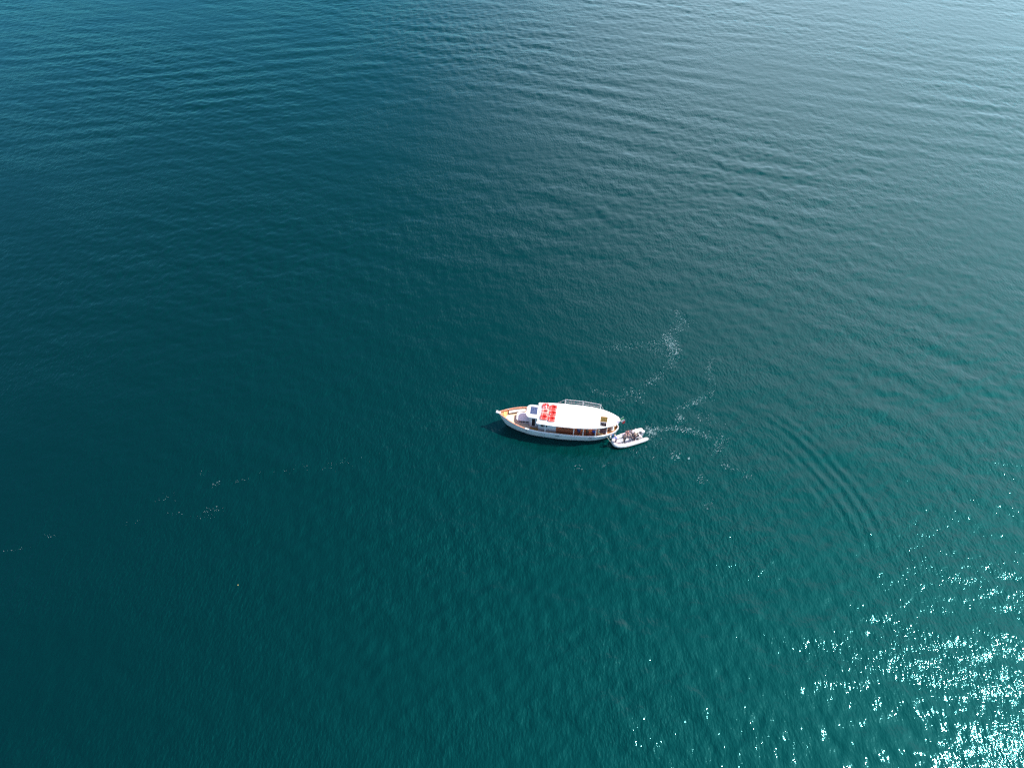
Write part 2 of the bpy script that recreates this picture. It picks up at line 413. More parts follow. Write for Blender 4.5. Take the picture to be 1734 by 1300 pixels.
# curved bench along the far bulwark
def bench(x0, x1, side, win, wout, z0, z1, n=18):
    V = []; F = []
    for i in range(n + 1):
        x = x0 + (x1 - x0) * i / n; b = HB(x); c = CY * min(1, x); z = DK(x)
        V += [(x, c + side * (b - wout), z + z0), (x, c + side * (b - wout), z + z1), (x, c + side * (b - win), z + z1), (x, c + side * (b - win), z + z0)]
    for i in range(n): a = i * 4; F += [[a + k, a + (k + 1) % 4, a + 4 + (k + 1) % 4, a + 4 + k] for k in range(4)]
    F += [[3, 2, 1, 0], [n * 4 + k for k in range(4)]]
    return V, F
MB().add(*bench(1.35, 3.45, 1, .56, .22, .40, .48)).build('bench_seat', CUSH, boat)
MB().add(*bench(1.42, 3.40, 1, .50, .26, .02, .398)).build('bench_base', mat('brown_locker_wood', (.16, .09, .06), .5), boat)
# low trunk cabin on the foredeck
def rounded(x0, x1, hw, c, r0, r1=0.0, n=6):
    P = []
    def arc(cx_, cy_, r, a0, a1): return [(cx_ + r * math.cos(a0 + (a1 - a0) * k / n), cy_ + r * math.sin(a0 + (a1 - a0) * k / n)) for k in range(n + 1)]
    P += arc(x0 + r0, c - hw + r0, r0, math.pi * 1.5, math.pi) if r0 else [(x0, c - hw)]
    P += arc(x0 + r0, c + hw - r0, r0, math.pi, math.pi * .5) if r0 else [(x0, c + hw)]
    P += arc(x1 - r1, c + hw - r1, r1, math.pi * .5, 0) if r1 else [(x1, c + hw)]
    P += arc(x1 - r1, c - hw + r1, r1, 0, -math.pi * .5) if r1 else [(x1, c - hw)]
    return P
tr = MB(); tr.prism(rounded(2.45, 4.2, .68, .22, .3), 1.1, lambda x, y: 1.78 + .02 * (x - 2.45)); trunk = tr.build('trunk_cabin', GREYW, boat)
MB().prism(rounded(2.41, 4.2, .72, .22, .33), 1.815, 1.86).build('trunk_roof', GREYW, trunk)
for k in range(3):
    MB().bx(2.82 + k * .44, 3.2 + k * .44, -.475, -.455, 1.45, 1.68, bev=.005).build('window', DARK, trunk)
# wheelhouse
wh = MB(); wh.prism(rounded(4.1, 5.38, .95, CY, .45), 1.0, 3.16); whouse = wh.build('wheelhouse', GREYW, boat)
dr = MB(); dr.bx(4.50, 4.98, CY - .975, CY - .953, 1.45, 2.95, bev=.008); dr.build('side_door', DARK, whouse)
fr_ = MB(); fr_.bx(4.44, 4.50, CY - .98, CY - .951, 1.3, 3.0); fr_.bx(4.98, 5.04, CY - .98, CY - .951, 1.3, 3.0); fr_.bx(4.5, 4.98, CY - .98, CY - .951, 2.952, 3.02); fr_.build('door_frame', WHITE, whouse)
MB().bx(5.1, 5.32, CY - .97, CY - .952, 2.3, 2.85, bev=.005).build('window', DARK, whouse)
for k in range(3): MB().bx(4.08, 4.098, CY - .46 + k * .32, CY - .18 + k * .32, 2.3, 2.9, bev=.004).build('windscreen', DARK, whouse)
wr = MB(); wr.prism(rounded(3.72, 5.36, 1.07, CY, .62, .12, 10), 3.165, 3.27); wroof = wr.build('wheelhouse_roof', ROOFW, whouse)
bv = wroof.modifiers.new('b', 'BEVEL'); bv.width = .035; bv.segments = 2; bv.limit_method = 'ANGLE'
pn = MB(); pn.bx(4.22, 5.16, CY - .52, CY + .75, 3.285, 3.325, bev=.008); sp_ = pn.build('solar_panel', PANEL, boat)
gl = MB()
for k in range(1, 4): gl.bx(4.22 + k * .235 - .004, 4.22 + k * .235 + .004, CY - .50, CY + .73, 3.322, 3.330)
for k in range(1, 5): gl.bx(4.23, 5.15, CY - .52 + k * .254 - .0035, CY - .52 + k * .254 + .0035, 3.3215, 3.3295)
gl.build('cell_grid', flat('grid_grey', (.25, .28, .34)), sp_)
# cabin behind the wheelhouse and open saloon
cb = MB(); cb.bx(5.4, 7.75, CY - 1.38, CY + 1.38, .85, 2.84, bev=.02); cabin = cb.build('cabin', GREYW, boat)
for x0 in (5.75, 6.2): MB().bx(x0, x0 + .36, CY - 1.405, CY - 1.383, 1.95, 2.45, bev=.01).build('window', DARK, cabin)
for x0 in (5.75, 6.6): MB().bx(x0, x0 + .6, CY + 1.383, CY + 1.405, 1.95, 2.45, bev=.01).build('window', DARK, cabin)
MB().bx(7.80, 13.6, CY - 1.32, CY + 1.32, .45, .60).build('saloon_floor', wood('brown_floor', (.26, .13, .06), .12), boat) 
for s_ in (-1, 1):
    y0, y1 = sorted((CY + s_ * 1.42, CY + s_ * 1.36))
    MB().bx(7.8, 10.0, y0, y1, .9, 1.95, bev=.01).build('seat_back', REDW, boat)
    y0, y1 = sorted((CY + s_ * 1.34, CY + s_ * .92))
    b_ = MB(); b_.bx(7.85, 12.9, y0, y1, 1.02, 1.12, bev=.02); b_.build('saloon_bench', ORANGE if s_ > 0 else REDW, boat)
    MB().bx(7.9, 12.85, min(CY + s_ * 1.3, CY + s_ * 1.0), max(CY + s_ * 1.3, CY + s_ * 1.0), .62, 1.015).build('bench_base', mat('brown_bench_base', (.2, .09, .04), .5), boat)
tb = MB(); tb.bx(8.6, 11.8, CY - .38, CY + .38, 1.36, 1.41, bev=.01); tb.bx(9.0, 9.1, CY - .05, CY + .05, .62, 1.355); tb.bx(11.3, 11.4, CY - .05, CY + .05, .62, 1.355); tb.build('saloon_table', AMBER, boat)
# stern cockpit
sb = MB()
ang = [RAD(a) for a in range(-78, 79, 12)]
V = []; F = []
for a in ang:
    for r, z in ((1.02, 1.33), (1.02, 1.40), (.62, 1.40), (.62, 1.33)): V.append((14.25 + r * 1.02 * math.cos(a), CY + r * 1.08 * math.sin(a), z))
for i in range(len(ang) - 1): F += [[i * 4 + k, i * 4 + (k + 1) % 4, i * 4 + 4 + (k + 1) % 4, i * 4 + 4 + k] for k in range(4)]
F += [[3, 2, 1, 0], [len(V) - 4 + k for k in range(4)]]
MB().add(V, F).build('stern_bench', ORANGE, boat)
MB().bx(13.3, 13.95, CY - 1.45, CY - .75, .95, 1.62, bev=.03).build('stern_locker', ORANGE, boat)
MB().bx(14.25, 14.42, CY - 1.35, CY - .72, 1.42, 1.56, bev=.04).build('seat_cushion', flat('pale_pink_cushion', (.72, .55, .52)), boat)
MB().bx(14.9, 15.3, CY - .62, CY + .1, 1.42, 1.53, bev=.04).build('seat_cushion', CUSH, boat)
wc = MB(); wc.tube([(14.62 + .26 * math.cos(a), CY - .55 + .26 * math.sin(a), 1.95) for a in np.linspace(0, 6.283, 16, endpoint=False)], .02, 6, closed=True)
for a in (0, 2.09, 4.19): wc.tube([(14.62, CY - .55, 1.93), (14.62 + .26 * math.cos(a), CY - .55 + .26 * math.sin(a), 1.95)], .014, 5)
wc.tube([(14.62, CY - .55, .95), (14.62, CY - .55, 1.93)], .04, 6); wc.build('helm_wheel', CAPW, boat)
# canopy roof
RB = smooth_interp([5.2, 8.5, 11, 12.2, 13.4, 14.4, 15.0, 15.5, 15.8, 15.93], [1.76, 1.95, 1.90, 1.82, 1.60, 1.26, .98, .66, .36, .02])
rx = list(np.linspace(5.2, 14.6, 24)) + list(np.linspace(14.8, 15.93, 12))
RZ = 3.0
def roof_z(x, y): return RZ + .035 * (1 - (y / max(RB(x), .05)) ** 2) if RB(x) > .05 else RZ
V = []; F = []; ny_ = 8
for x in rx:
    for j in range(ny_ + 1):
        y = RB(x) * (2 * j / ny_ - 1); V.append((x, CY + y, roof_z(x, y)))
nb = len(V)
for x in rx:
    for j in range(ny_ + 1):
        y = RB(x) * (2 * j / ny_ - 1); V.append((x, CY + y * .985, RZ - .13))
# hatch opening cells are cut by leaving a real hole: build roof around it
HX0, HX1, HY0, HY1 = 13.38, 14.2, CY - 1.30, CY - .60
for i in range(len(rx) - 1):
    for j in range(ny_):
        a = i * (ny_ + 1) + j; F += [[a, a + ny_ + 1, a + ny_ + 2, a + 1], [nb + a, nb + a + 1, nb + a + ny_ + 2, nb + a + ny_ + 1]]
    a = i * (ny_ + 1); F.append([a, nb + a, nb + a + ny_ + 1, a + ny_ + 1]); a += ny_; F.append([a, a + ny_ + 1, nb + a + ny_ + 1, nb + a])
for j in range(ny_):
    F.append([j, j + 1, nb + j + 1, nb + j]); e_ = (len(rx) - 1) * (ny_ + 1); F.append([e_ + j, nb + e_ + j, nb + e_ + j + 1, e_ + j + 1])
roof = MB().add(V, F, True).build('canopy_roof', ROOFW, boat)
ct = MB().bx(HX0, HX1, HY0, HY1, 2.5, 3.4).build('cutter', DARK, boat)
bo = roof.modifiers.new('hatch', 'BOOLEAN'); bo.object = ct; bo.operation = 'DIFFERENCE'; bo.solver = 'EXACT'
dg = bpy.context.evaluated_depsgraph_get(); dg.update()
nm_ = bpy.data.meshes.new_from_object(roof.evaluated_get(dg)); roof.modifiers.clear(); roof.data = nm_
bpy.data.objects.remove(ct)
# roof seams, raised a little
sm = MB()
for x in (8.9, 12.05, 12.75): sm.bx(x, x + .018, CY - .7, CY + 1.1, RZ + .028, RZ + .041)
for y in (-.72, 1.12): sm.bx(8.9, 12.77, CY + y - .008, CY + y + .008, RZ + .022, RZ + .038)
sm.build('roof_seam', flat('seam_grey', (.6, .6, .58)), roof)
# hatch coaming, ladder and raised lid
hc = MB()
hc.bx(HX0 - .05, HX0, HY0 - .05, HY1 + .05, RZ - .1, RZ + .06); hc.bx(HX1, HX1 + .05, HY0 - .05, HY1 + .05, RZ - .1, RZ + .06)
hc.bx(HX0, HX1, HY0 - .05, HY0, RZ - .1, RZ + .06); hc.bx(HX0, HX1, HY1, HY1 + .05, RZ - .1, RZ + .06)
hc.build('hatch_coaming', WHITE, roof)
lid = MB(); M = Matrix.Translation((0, HY1 - .01, RZ + .13)) @ Matrix.Rotation(RAD(82), 4, 'X')
lid.bx(HX0 - .05, HX1 + .07, 0, .92, -.03, .03, M=M, bev=.01); lid_o = lid.build('hatch_lid', wood('lid_wood', (.50, .25, .05), .16, 'z'), roof)
ld = MB()
for s_ in (HX0 + .12, HX1 - .12): ld.tube([(s_, HY1 - .1, 2.98), (s_, HY0 + .1, 1.0)], .025, 6)
for k in range(7):
    t = k / 7; y = (HY1 - .1) * (1 - t) + (HY0 + .1) * t; z = 2.9 * (1 - t) + 1.05 * t
    ld.bx(HX0 + .12, HX1 - .12, y - .07, y + .07, z - .015, z + .015)
ld.build('hatch_ladder', flat('ladder_dark_wood', (.16, .11, .11)), boat)
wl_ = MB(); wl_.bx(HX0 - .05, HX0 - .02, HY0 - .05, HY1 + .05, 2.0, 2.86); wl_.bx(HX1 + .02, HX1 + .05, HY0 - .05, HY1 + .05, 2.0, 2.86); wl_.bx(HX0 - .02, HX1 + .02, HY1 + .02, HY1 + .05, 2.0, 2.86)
wl_.build('hatch_shade_lining', flat('hatch_shade_lilac', (.10, .08, .10)), boat)  # added lining, its dark colour stands for the shade inside the hatch
MB().bx(13.25, 14.3, CY - 1.3, CY - .4, 1.64, 1.68, bev=.01).build('hatch_shade_floor', flat('hatch_shade_brown', (.09, .06, .06)), boat)  # added board, coloured dark as the shade below the opening
# posts
for x in (6.34, 8.2, 10.06, 11.29, 12.9, 14.3):
    for s_ in (-1, 1):
        y = CY + s_ * (HB(x) - .16) if x > 12 else CY + s_ * 1.72
        y = CY + s_ * min(abs(y - CY), RB(x) - .06)
        if x == 8.2 and s_ < 0: continue
        MB().tube([(x, y, SH(x) - .45), (x, y, RZ - .128)], .045, 8).build('post', WHITE, boat)
# roof railings
for s_ in (-1, 1):
    o = empty('railing', (0, 0, 0), 0, boat)
    px_ = [8.65, 11.0, 13.3]; P = [(x, CY + s_ * (RB(x) - .05)) for x in px_]
    rl = MB(); rl.tube([(x, y, RZ + .93) for x, y in P], .024, 6); rl.build('top_rail', STEEL, o)
    rl = MB(); rl.tube([(x, y, RZ + .47) for x, y in P], .017, 6); rl.build('mid_rail', STEEL, o)
    for x, y in P: MB().tube([(x, y, RZ - .02), (x, y, RZ + .93)], .03, 6).build('rail_post', STEEL, o)
    MB().tube([(7.55, CY + s_ * (RB(7.55) - .05), RZ), (8.65, P[0][1], RZ + .93)], .016, 6).build('rail_brace', STEEL, o); MB().tube([(13.3, P[2][1], RZ + .93), (13.75, CY + s_ * (RB(13.75) - .06), RZ)], .012, 6).build('rail_brace', STEEL, o)
# leaning mast with triangular foot
ms = empty('mast', (5.42, CY + .15, RZ + .03), 0, boat)
MB().tube([(0, 0, 0), (.85, .28, 1.25)], [.05, .03], 8).build('pole', WHITE, ms)
ft = MB(); ft.add([(.02, -.45, .02), (.02, .12, .02), (.5, -.1, .02), (.08, -.05, .5)], [(0, 1, 3), (1, 2, 3), (2, 0, 3), (2, 1, 0)]); ft.build('mast_foot', WHITE, ms)
MB().tube([(.82, .2, 1.1), (.86, .05, .72)], [.09, .05], 8).build('floodlight', WHITE, ms)
MB().tube([(.85, .28, 1.25), (.87, .29, 1.42)], .035, 8).build('masthead_lamp', GREYW, ms)
# nav lamp boxes at the roof's front edge
for y, c in ((-1.25, (.35, .62, .60)), (-.6, (.45, .62, .7)), (1.35, (.5, .68, .6))):
    MB().bx(5.28, 5.48, CY + y - .1, CY + y + .1, RZ + .01, RZ + .12, bev=.02).build('vent_box', flat('pale_green_plastic', c), boat)
# hull fittings on the near side
def on_hull(x, z, side=-1, out=.01):
    s = (z - ZB(x)) / (SH(x) - ZB(x)); return hull_pt(x, s, side, out)
for x, z, l in ((8.0, 1.02, .5), (12.3, .98, .52)):
    a = on_hull(x - l / 2, z); b = on_hull(x + l / 2, z); MB().tube([a, ((a[0] + b[0]) / 2, min(a[1], b[1]) - .01, z), b], .05, 6).build('scupper', DARK, hull)
for x, z in ((6.2, .75), (10.3, .6), (13.9, .55)):
    p = on_hull(x, z, out=.0); MB().tube([(p[0] - .12, p[1], p[2]), (p[0] + .12, p[1], p[2])], .035, 6).build('drain', flat('drain_grey', (.25, .27, .28)), hull)
p = on_hull(3.9, 1.35); MB().tube([(p[0] - .06, p[1] + .04, p[2]), (p[0] + .08, p[1] - .03, p[2])], .08, 8).build('hawse_hole', DARK, hull)
nmk = MB()
for k in range(9):                                # small unreadable lettering near the stern
    x = 13.25 + k * .1; a = on_hull(x, 1.08, out=.012); h = (.10, .07, .12, .07, .09)[k % 5]
    nmk.bx(a[0], a[0] + .06, a[1] - .004, a[1] + .012, 1.04, 1.04 + h)
nmk.build('lettering', flat('letter_grey', (.3, .33, .36)), hull)
for x in (1.2, 5.2, 13.0, 15.0):
    for s_ in (-1, 1):
        c = CY * min(1, x) + s_ * (HB(x) - .04); mb = MB(); mb.bx(x - .13, x + .13, c - .02, c + .02, SH(x) + .09, SH(x) + .12, bev=.008); mb.bx(x - .03, x + .03, c - .018, c + .018, SH(x) + .05, SH(x) + .095); mb.build('cleat', STEEL, boat)

# ------------------------------------------------------------ rectangular life floats on the roof
def life_float(m):
    o = empty('life_float')
    bm_ = MB(); nseg = 48; V = []; F = []; ns = 12
    def rr(t, hx, hy, r):                               # point on rounded rectangle, t in 0..1
        a = 2 * math.pi * t; ca, sa = math.cos(a), math.sin(a); e = 9.0
        k = (abs(ca / hx) ** e + abs(sa / hy) ** e) ** (-1 / e); return ca * k, sa * k
    for i in range(nseg):
        t = i / nseg; ox, oy = rr(t, .46, .43, 0); ix, iy = rr(t, .20, .15, 0)
        for j in range(ns):
            a = 2 * math.pi * j / ns; q = .5 + .5 * (abs(math.cos(a)) ** .6) * math.copysign(1, math.cos(a)); zz = .14 + .13 * (abs(math.sin(a)) ** .6) * math.copysign(1, math.sin(a))
            V.append((ix + (ox - ix) * q, iy + (oy - iy) * q, zz))
    for i in range(nseg):
        for j in range(ns):
            a = i * ns; b = ((i + 1) % nseg) * ns; F.append([a + j, a + (j + 1) % ns, b + (j + 1) % ns, b + j])
    bm_.add(V, F, True); bm_.build('float_ring', m, o)
    MB().prism([rr(k / 16, .22, .17, 0) for k in range(16)], .05, .07).build('netting', REDNET, o)
    gr = MB(); pts = []
    for k in range(48):
        x, y = rr(k / 48, .48, .45, 0); pts.append((x, y, .14 + .035 * math.cos(k * math.pi / 3)))
    gr.tube(pts, .012, 5, closed=True); gr.build('grab_rope', ROPE, o)
    for k in range(4):
        x, y = rr(.125 + k * .25, .40, .39, 0); MB().ell((x * .82, y * .82, .262), (.055, .045, .018), nu=8, nv=5).build('reflective_patch', WHITE, o)
    return o
def copy_tree(o, parent=None):
    c = o.copy(); COL.objects.link(c); c.parent = parent
    for ch in list(o.children): copy_tree(ch, c)
    return c
fl = [(6.00, 1.33, 3, 'red life float under the leaning mast tip, far corner of the roof stack'),
      (7.02, 1.22, -2, 'red life float in the far aft corner of the roof block'),
      (5.97, .40, 1, 'sun-faded pinkish life float beside the mast foot, middle of the front row'),
      (6.99, .24, 2, 'red life float in the middle of the aft row, behind the faded one'),
      (5.90, -.55, -3, 'red life float at the front near corner of the roof, by the wheelhouse'),
      (6.92, -.72, 3, 'red life float at the near aft corner with pale patches')]
fred = life_float(RED); fpink = None
for i, (x, y, a, lab) in enumerate(fl):
    if i == 2: o = life_float(PINK)
    else: o = fred if i == 0 else copy_tree(fred)
    q = BM @ Vector((x + .17, CY + y - .19, RZ + .035 + (0.02 if i == 2 else 0))); o.location = q; o.rotation_euler = (0, 0, BA + RAD(a))
    tag(o, lab, 'life float', 'rectangular life floats lying on the boat roof')

# ------------------------------------------------------------ flag
fb = BM @ Vector((15.75, CY, RZ + .02))
flag = empty('ensign_flag', fb, BA); tag(flag, 'green white and red tricolour flag on a short staff at the stern', 'flag')
top = at(1055.5, 705.5, 4.05); tl = Matrix.Rotation(-BA, 3, 'Z') @ (top - fb)
MB().tube([(0, 0, 0), tl], [.03, .02], 6).build('flagstaff', WHITE, flag)
cols = [(.01, .30, .08), (.75, .73, .68), (.62, .03, .04)]
fm = [flat('flag_cloth_%s' % n, c, .8, .08) for n, c in zip(('green', 'white', 'red'), cols)]
h0 = tl * .28; h1 = tl * .98; nu, nv = 18, 8; V = []; F = []
for i in range(nu + 1):
    u = i / nu
    for j in range(nv + 1):
        v = j / nv; p = h0.lerp(h1, v * (1 - .15 * u))
        fly = Vector((.42 * u, -.28 * u, -.62 * u)); wv = .06 * math.sin(u * 9 + v * 2) * u
        V.append(p + fly + Vector((wv, wv * 1.2, 0)))
for i in range(nu):
    for j in range(nv): a = i * (nv + 1) + j; F.append([a, a + 1, a + nv + 2, a + nv + 1])
cl = MB().add(V, F, True).build('flag_cloth', fm, flag)
for k, p in enumerate(cl.data.polygons): p.material_index = min(2, int((p.center - Vector(h0)).length * 0) + min(2, (k // nv) * 3 // nu))
sf = cl.modifiers.new('t', 'SOLIDIFY'); sf.thickness = .006

# ------------------------------------------------------------ people
def skinned(joints, edges, rad, sub=1):
    names = list(joints); idx = {n: i for i, n in enumerate(names)}
    me = bpy.data.meshes.new('tmp'); me.from_pydata([joints[n] for n in names], [(idx[a], idx[b]) for a, b in edges], [])
    o = bpy.data.objects.new('tmp', me); COL.objects.link(o)
    m = o.modifiers.new('s', 'SKIN')
    sv = me.skin_vertices[0].data
    for n in names: r = rad[n]; sv[idx[n]].radius = (r, r) if not isinstance(r, tuple) else r
    for i in range(len(names)): sv[i].use_root = (i == 0)
    m.use_smooth_shade = True
    s = o.modifiers.new('u', 'SUBSURF'); s.levels = sub; s.render_levels = sub
    dg = bpy.context.evaluated_depsgraph_get(); dg.update()
    e = bpy.data.meshes.new_from_object(o.evaluated_get(dg))
    V = [v.co.copy() for v in e.vertices]; F = [tuple(p.vertices) for p in e.polygons]
    bpy.data.objects.remove(o); bpy.data.meshes.remove(e); bpy.data.meshes.remove(me)
    return V, F

def person(loc, rz, label, pose='stand', top=(.1, .1, .1), legs=(.05, .05, .08), hair=(.03, .02, .015), shoes=(.1, .1, .1),
           lean=0.0, arms='down', sleeves=True, group=None, h=1.0, shorts=False, hat=None):
    o = empty('person', loc, rz); tag(o, label, 'person', group)
    o.scale = (h, h, h)
    V3 = Vector; J = {}
    pz = .95 if pose == 'stand' else .12                     # sitting: origin on the seat
    J['pelvis'] = V3((0, 0, pz))
    d = V3((math.sin(lean), 0, math.cos(lean)))
    f = V3((math.cos(lean), 0, -math.sin(lean)))
    J['waist'] = J['pelvis'] + d * .16; J['chest'] = J['pelvis'] + d * .38; J['neckb'] = J['pelvis'] + d * .54
    J['neck'] = J['neckb'] + d * .07 + V3((.015, 0, 0))
    head = J['neck'] + d * .12 + f * .02
    for s, S in ((1, 'L'), (-1, 'R')):
        J['sh' + S] = J['chest'] + d * .10 + V3((0, s * .18, 0))
        if arms == 'down': el = V3((-.02, s * .25, 0)) + J['chest'] - d * .16; wr_ = el + V3((.12, s * .0, -.22))
        elif arms == 'fwd': el = J['sh' + S] + f * .12 + V3((0, s * .06, -.22)); wr_ = el + V3((.24, -s * .06, .0))
        elif arms == 'reach': el = J['sh' + S] + V3((.26, s * .03, -.08)); wr_ = el + V3((.24, -s * .03, -.02 if s > 0 else .08))
        elif arms == 'lap': el = J['sh' + S] + V3((.04, s * .07, -.26)); wr_ = el + V3((.2, -s * .09, -.06))
        J['el' + S] = el; J['wr' + S] = wr_
        if pose == 'stand':
            st_ = .05 * s
            J['hip' + S] = V3((0, s * .095, pz - .06)); J['kn' + S] = V3((.03 + st_, s * .12, .50)); J['an' + S] = V3((-.02 + st_ * 2, s * .14, .08)); J['toe' + S] = J['an' + S] + V3((.17, s * .02, -.045))
        else:
            J['hip' + S] = V3((.02, s * .095, pz)); J['kn' + S] = V3((.45, s * .15, pz + .03)); J['an' + S] = V3((.48, s * .14, pz - .42)); J['toe' + S] = J['an' + S] + V3((.17, s * .02, -.045))
    R = dict(pelvis=(.13, .105), waist=(.125, .1), chest=(.15, .11), neckb=.075, neck=.05, shL=.055, shR=.055, elL=.04, elR=.04, wrL=.026, wrR=.026,
             hipL=.088, hipR=.088, knL=.058, knR=.058, anL=.038, anR=.038, toeL=.036, toeR=.036)
    E = [('pelvis', 'waist'), ('waist', 'chest'), ('chest', 'neckb'), ('neckb', 'neck')]
    for S in 'LR': E += [('chest', 'sh' + S), ('sh' + S, 'el' + S), ('el' + S, 'wr' + S), ('pelvis', 'hip' + S), ('hip' + S, 'kn' + S), ('kn' + S, 'an' + S), ('an' + S, 'toe' + S)]
    b = MB(); b.add(*skinned(J, E, R), smooth=True)
    # head with face, ears, hands with fingers: same mesh
    HM = Matrix(((f.x, 0, d.x), (0, 1, 0), (f.z, 0, d.z)))
    b.ell(head, (.095, .078, .118), HM, 14, 10)
    b.ell(head + HM @ V3((.095, 0, -.012)), (.018, .013, .024), HM, 6, 5)
    b.ell(head + HM @ V3((.07, 0, -.075)), (.03, .035, .025), HM, 8, 5)
    for s in (1, -1):
        b.ell(head + HM @ V3((0, s * .08, 0)), (.02, .01, .03), HM, 6, 5)
    for s, S in ((1, 'L'), (-1, 'R')):
        wv = J['wr' + S]; dv = (wv - J['el' + S]).normalized(); sv_ = V3((0, 1, 0)); sv_ = (sv_ - dv * sv_.dot(dv)).normalized(); nv_ = dv.cross(sv_)
        PM = Matrix((dv, sv_, nv_)).transposed(); b.ell(wv + dv * .05, (.055, .038, .018), PM, 8, 6)
        for k, ln in enumerate((.065, .078, .072, .055)):
            r0 = wv + dv * .085 + sv_ * (.03 - .02 * k); b.tube([r0, r0 + dv * ln * .55 - nv_ * .004 * s, r0 + dv * ln * .9 - nv_ * .02 * s], [.009, .0085, .006], 5)
        r0 = wv + dv * .04 - sv_ * s * .032; b.tube([r0, r0 + dv * .035 - sv_ * s * .022, r0 + dv * .06 - sv_ * s * .026], [.011, .0095, .007], 5)
    b.build('body', SKIN, o)
    for s in (1, -1): MB().ell(head + HM @ V3((.083, s * .03, .012)), (.010, .012, .008), HM, 6, 5).build('eye', BLACK, o)
    # clothing follows the body a little proud of it
    tj = ['pelvis', 'waist', 'chest', 'neckb', 'shL', 'shR', 'elL', 'elR'] + (['wrL', 'wrR'] if sleeves else [])
    tE = [e for e in E if e[0] in tj and e[1] in tj]; TJ = {k: J[k] for k in tj}
    if not sleeves:
        for S in 'LR': TJ['el' + S] = J['sh' + S].lerp(J['el' + S], .7)
    TR = {k: (tuple(r + .018 for r in R[k]) if isinstance(R[k], tuple) else R[k] + (.004 if k == 'neckb' else .014)) for k in tj}
    MB().add(*skinned(TJ, tE, TR), smooth=True).build('top', flat('top_fabric', top), o)
    lj = ['pelvis', 'hipL', 'hipR', 'knL', 'knR'] + ([] if shorts else ['anL', 'anR']); LJ = {k: J[k].copy() for k in lj}
    LR = {k: (tuple(r + .012 for r in R[k]) if isinstance(R[k], tuple) else R[k] + .014) for k in lj}
    lE = [e for e in E if e[0] in lj and e[1] in lj]
    MB().add(*skinned(LJ, lE, LR), smooth=True).build('shorts' if shorts else 'trousers', flat('leg_fabric', legs), o)
    sm_ = flat('shoe_leather', shoes)
    for S in 'LR':
        a = J['an' + S]; t = J['toe' + S]; MB().ell(a.lerp(t, .45) + V3((0, 0, -.03)), (.14, .052, .045), None, 10, 6).build('shoe', sm_, o)
    hr = MB(); hr.ell(head + HM @ V3((-.018, 0, .03)), (.098, .088, .108), HM, 14, 8)
    hr.build('hair', flat('hair_colour', hair, .6), o)
    if hat:
        ht = MB(); ht.ell(head + HM @ V3((-.005, 0, .075)), (.11, .1, .07), HM, 12, 6); ht.ell(head + HM @ V3((.09, 0, .07)), (.08, .07, .012), HM, 10, 4); ht.build('cap', flat('cap_cloth', hat), o)
    return o

# ------------------------------------------------------------ inflatable dinghy
DO = at(1036.5, 750.5, .5); DO.z = 0; DA = RAD(20.3)
din = empty('inflatable_dinghy', DO, DA); tag(din, 'white rigid inflatable dinghy with outboard engine alongside the stern of the excursion boat', 'dinghy')
DM = Matrix.Translation(DO) @ Matrix.Rotation(DA, 4, 'Z')
PATCH = flat('pale_pink_patch', (.70, .52, .47))
half = [(.22, 0), (.25, .22), (.36, .42), (.56, .58), (.85, .69), (1.3, .77), (2.0, .82), (3.0, .84), (4.0, .84), (4.45, .83)]
hx = [p[0] for p in half]; zt = lambda x: .34 + .16 * max(0, 1 - x / 1.8) ** 1.5
for s_ in (-1, 1):
    P = [(x, s_ * y, zt(x)) for x, y in half]; t = MB()
    P2 = []
    for a, b in zip(P[:-1], P[1:]):
        for k in range(3): P2.append(Vector(a).lerp(Vector(b), k / 3))
    P2 += [Vector(P[-1]), Vector((4.62, s_ * .83, .34)), Vector((4.78, s_ * .83, .35)), Vector((4.88, s_ * .82, .36))]
    rr_ = [.245] * (len(P2) - 3) + [.23, .17, .07]
    tube_o = t.tube(P2, rr_, 16).build('side_tube', PVC, din)
    st_ = MB(); st_.tube([Vector((x, s_ * (y + .238), zt(x) - .03)) for x, y in half[5:]], .03, 6); st_.build('rub_strip', GREYW, tube_o)
    for x in (1.7, 2.9): MB().tube([Vector((x, s_ * .83, .34)), Vector((x + .16, s_ * .83, .34))], .25, 16, caps=False).build('tube_patch', PATCH, tube_o)
ro = MB(); ro.tube([(x, .06 + y * 0 - (y + .12), zt(x) + .235) for x, y in half[4:]], .01, 5); ro.build('grab_line', BLACK, din)
# floor and hull bottom
ol = [(x, -y) for x, y in half[::-1]] + [(x, y) for x, y in half[1:]]
fo = [(x, y) for x, y in ol if x <= 4.0] ; MB().prism(fo, .17, .21).build('floor', FLOOR, din)
hl = MB(); V = []; F = []; xx = np.linspace(.3, 4.1, 12)
for x in xx:
    y = float(np.interp(x, hx, [p[1] for p in half])); V += [(x, -y, .16), (x, 0, -.25 if x > 1 else .1 - .35 * (x - .3) / .7), (x, y, .16)]
for i in range(len(xx) - 1): a = i * 3; F += [[a, a + 1, a + 4, a + 3], [a + 1, a + 2, a + 5, a + 4]]
F.append([len(V) - 3, len(V) - 2, len(V) - 1]); hl.add(V, F).build('hull_bottom', GREYW, din)
MB().bx(4.02, 4.09, -.62, .62, .0, .62, bev=.01).build('transom', WHITE, din)
MB().bx(.62, 1.15, -.36, .36, .215, .32, bev=.05).build('bow_locker', DECKG, din)
ht = MB(); ht.tube([(2.15, -.05, .213), (2.15, -.05, .235)], .3, 20); ht.build('floor_hatch', flat('hatch_grey', (.42, .43, .46)), din)
MB().bx(3.62, 4.0, -.5, .55, .215, .52, bev=.03).build('stern_seat', flat('cream_seat', (.5, .46, .38)), din)
cs = MB(); cs.bx(3.22, 3.44, .02, .36, .215, .78, bev=.04); cs.build('console', WHITE, din)
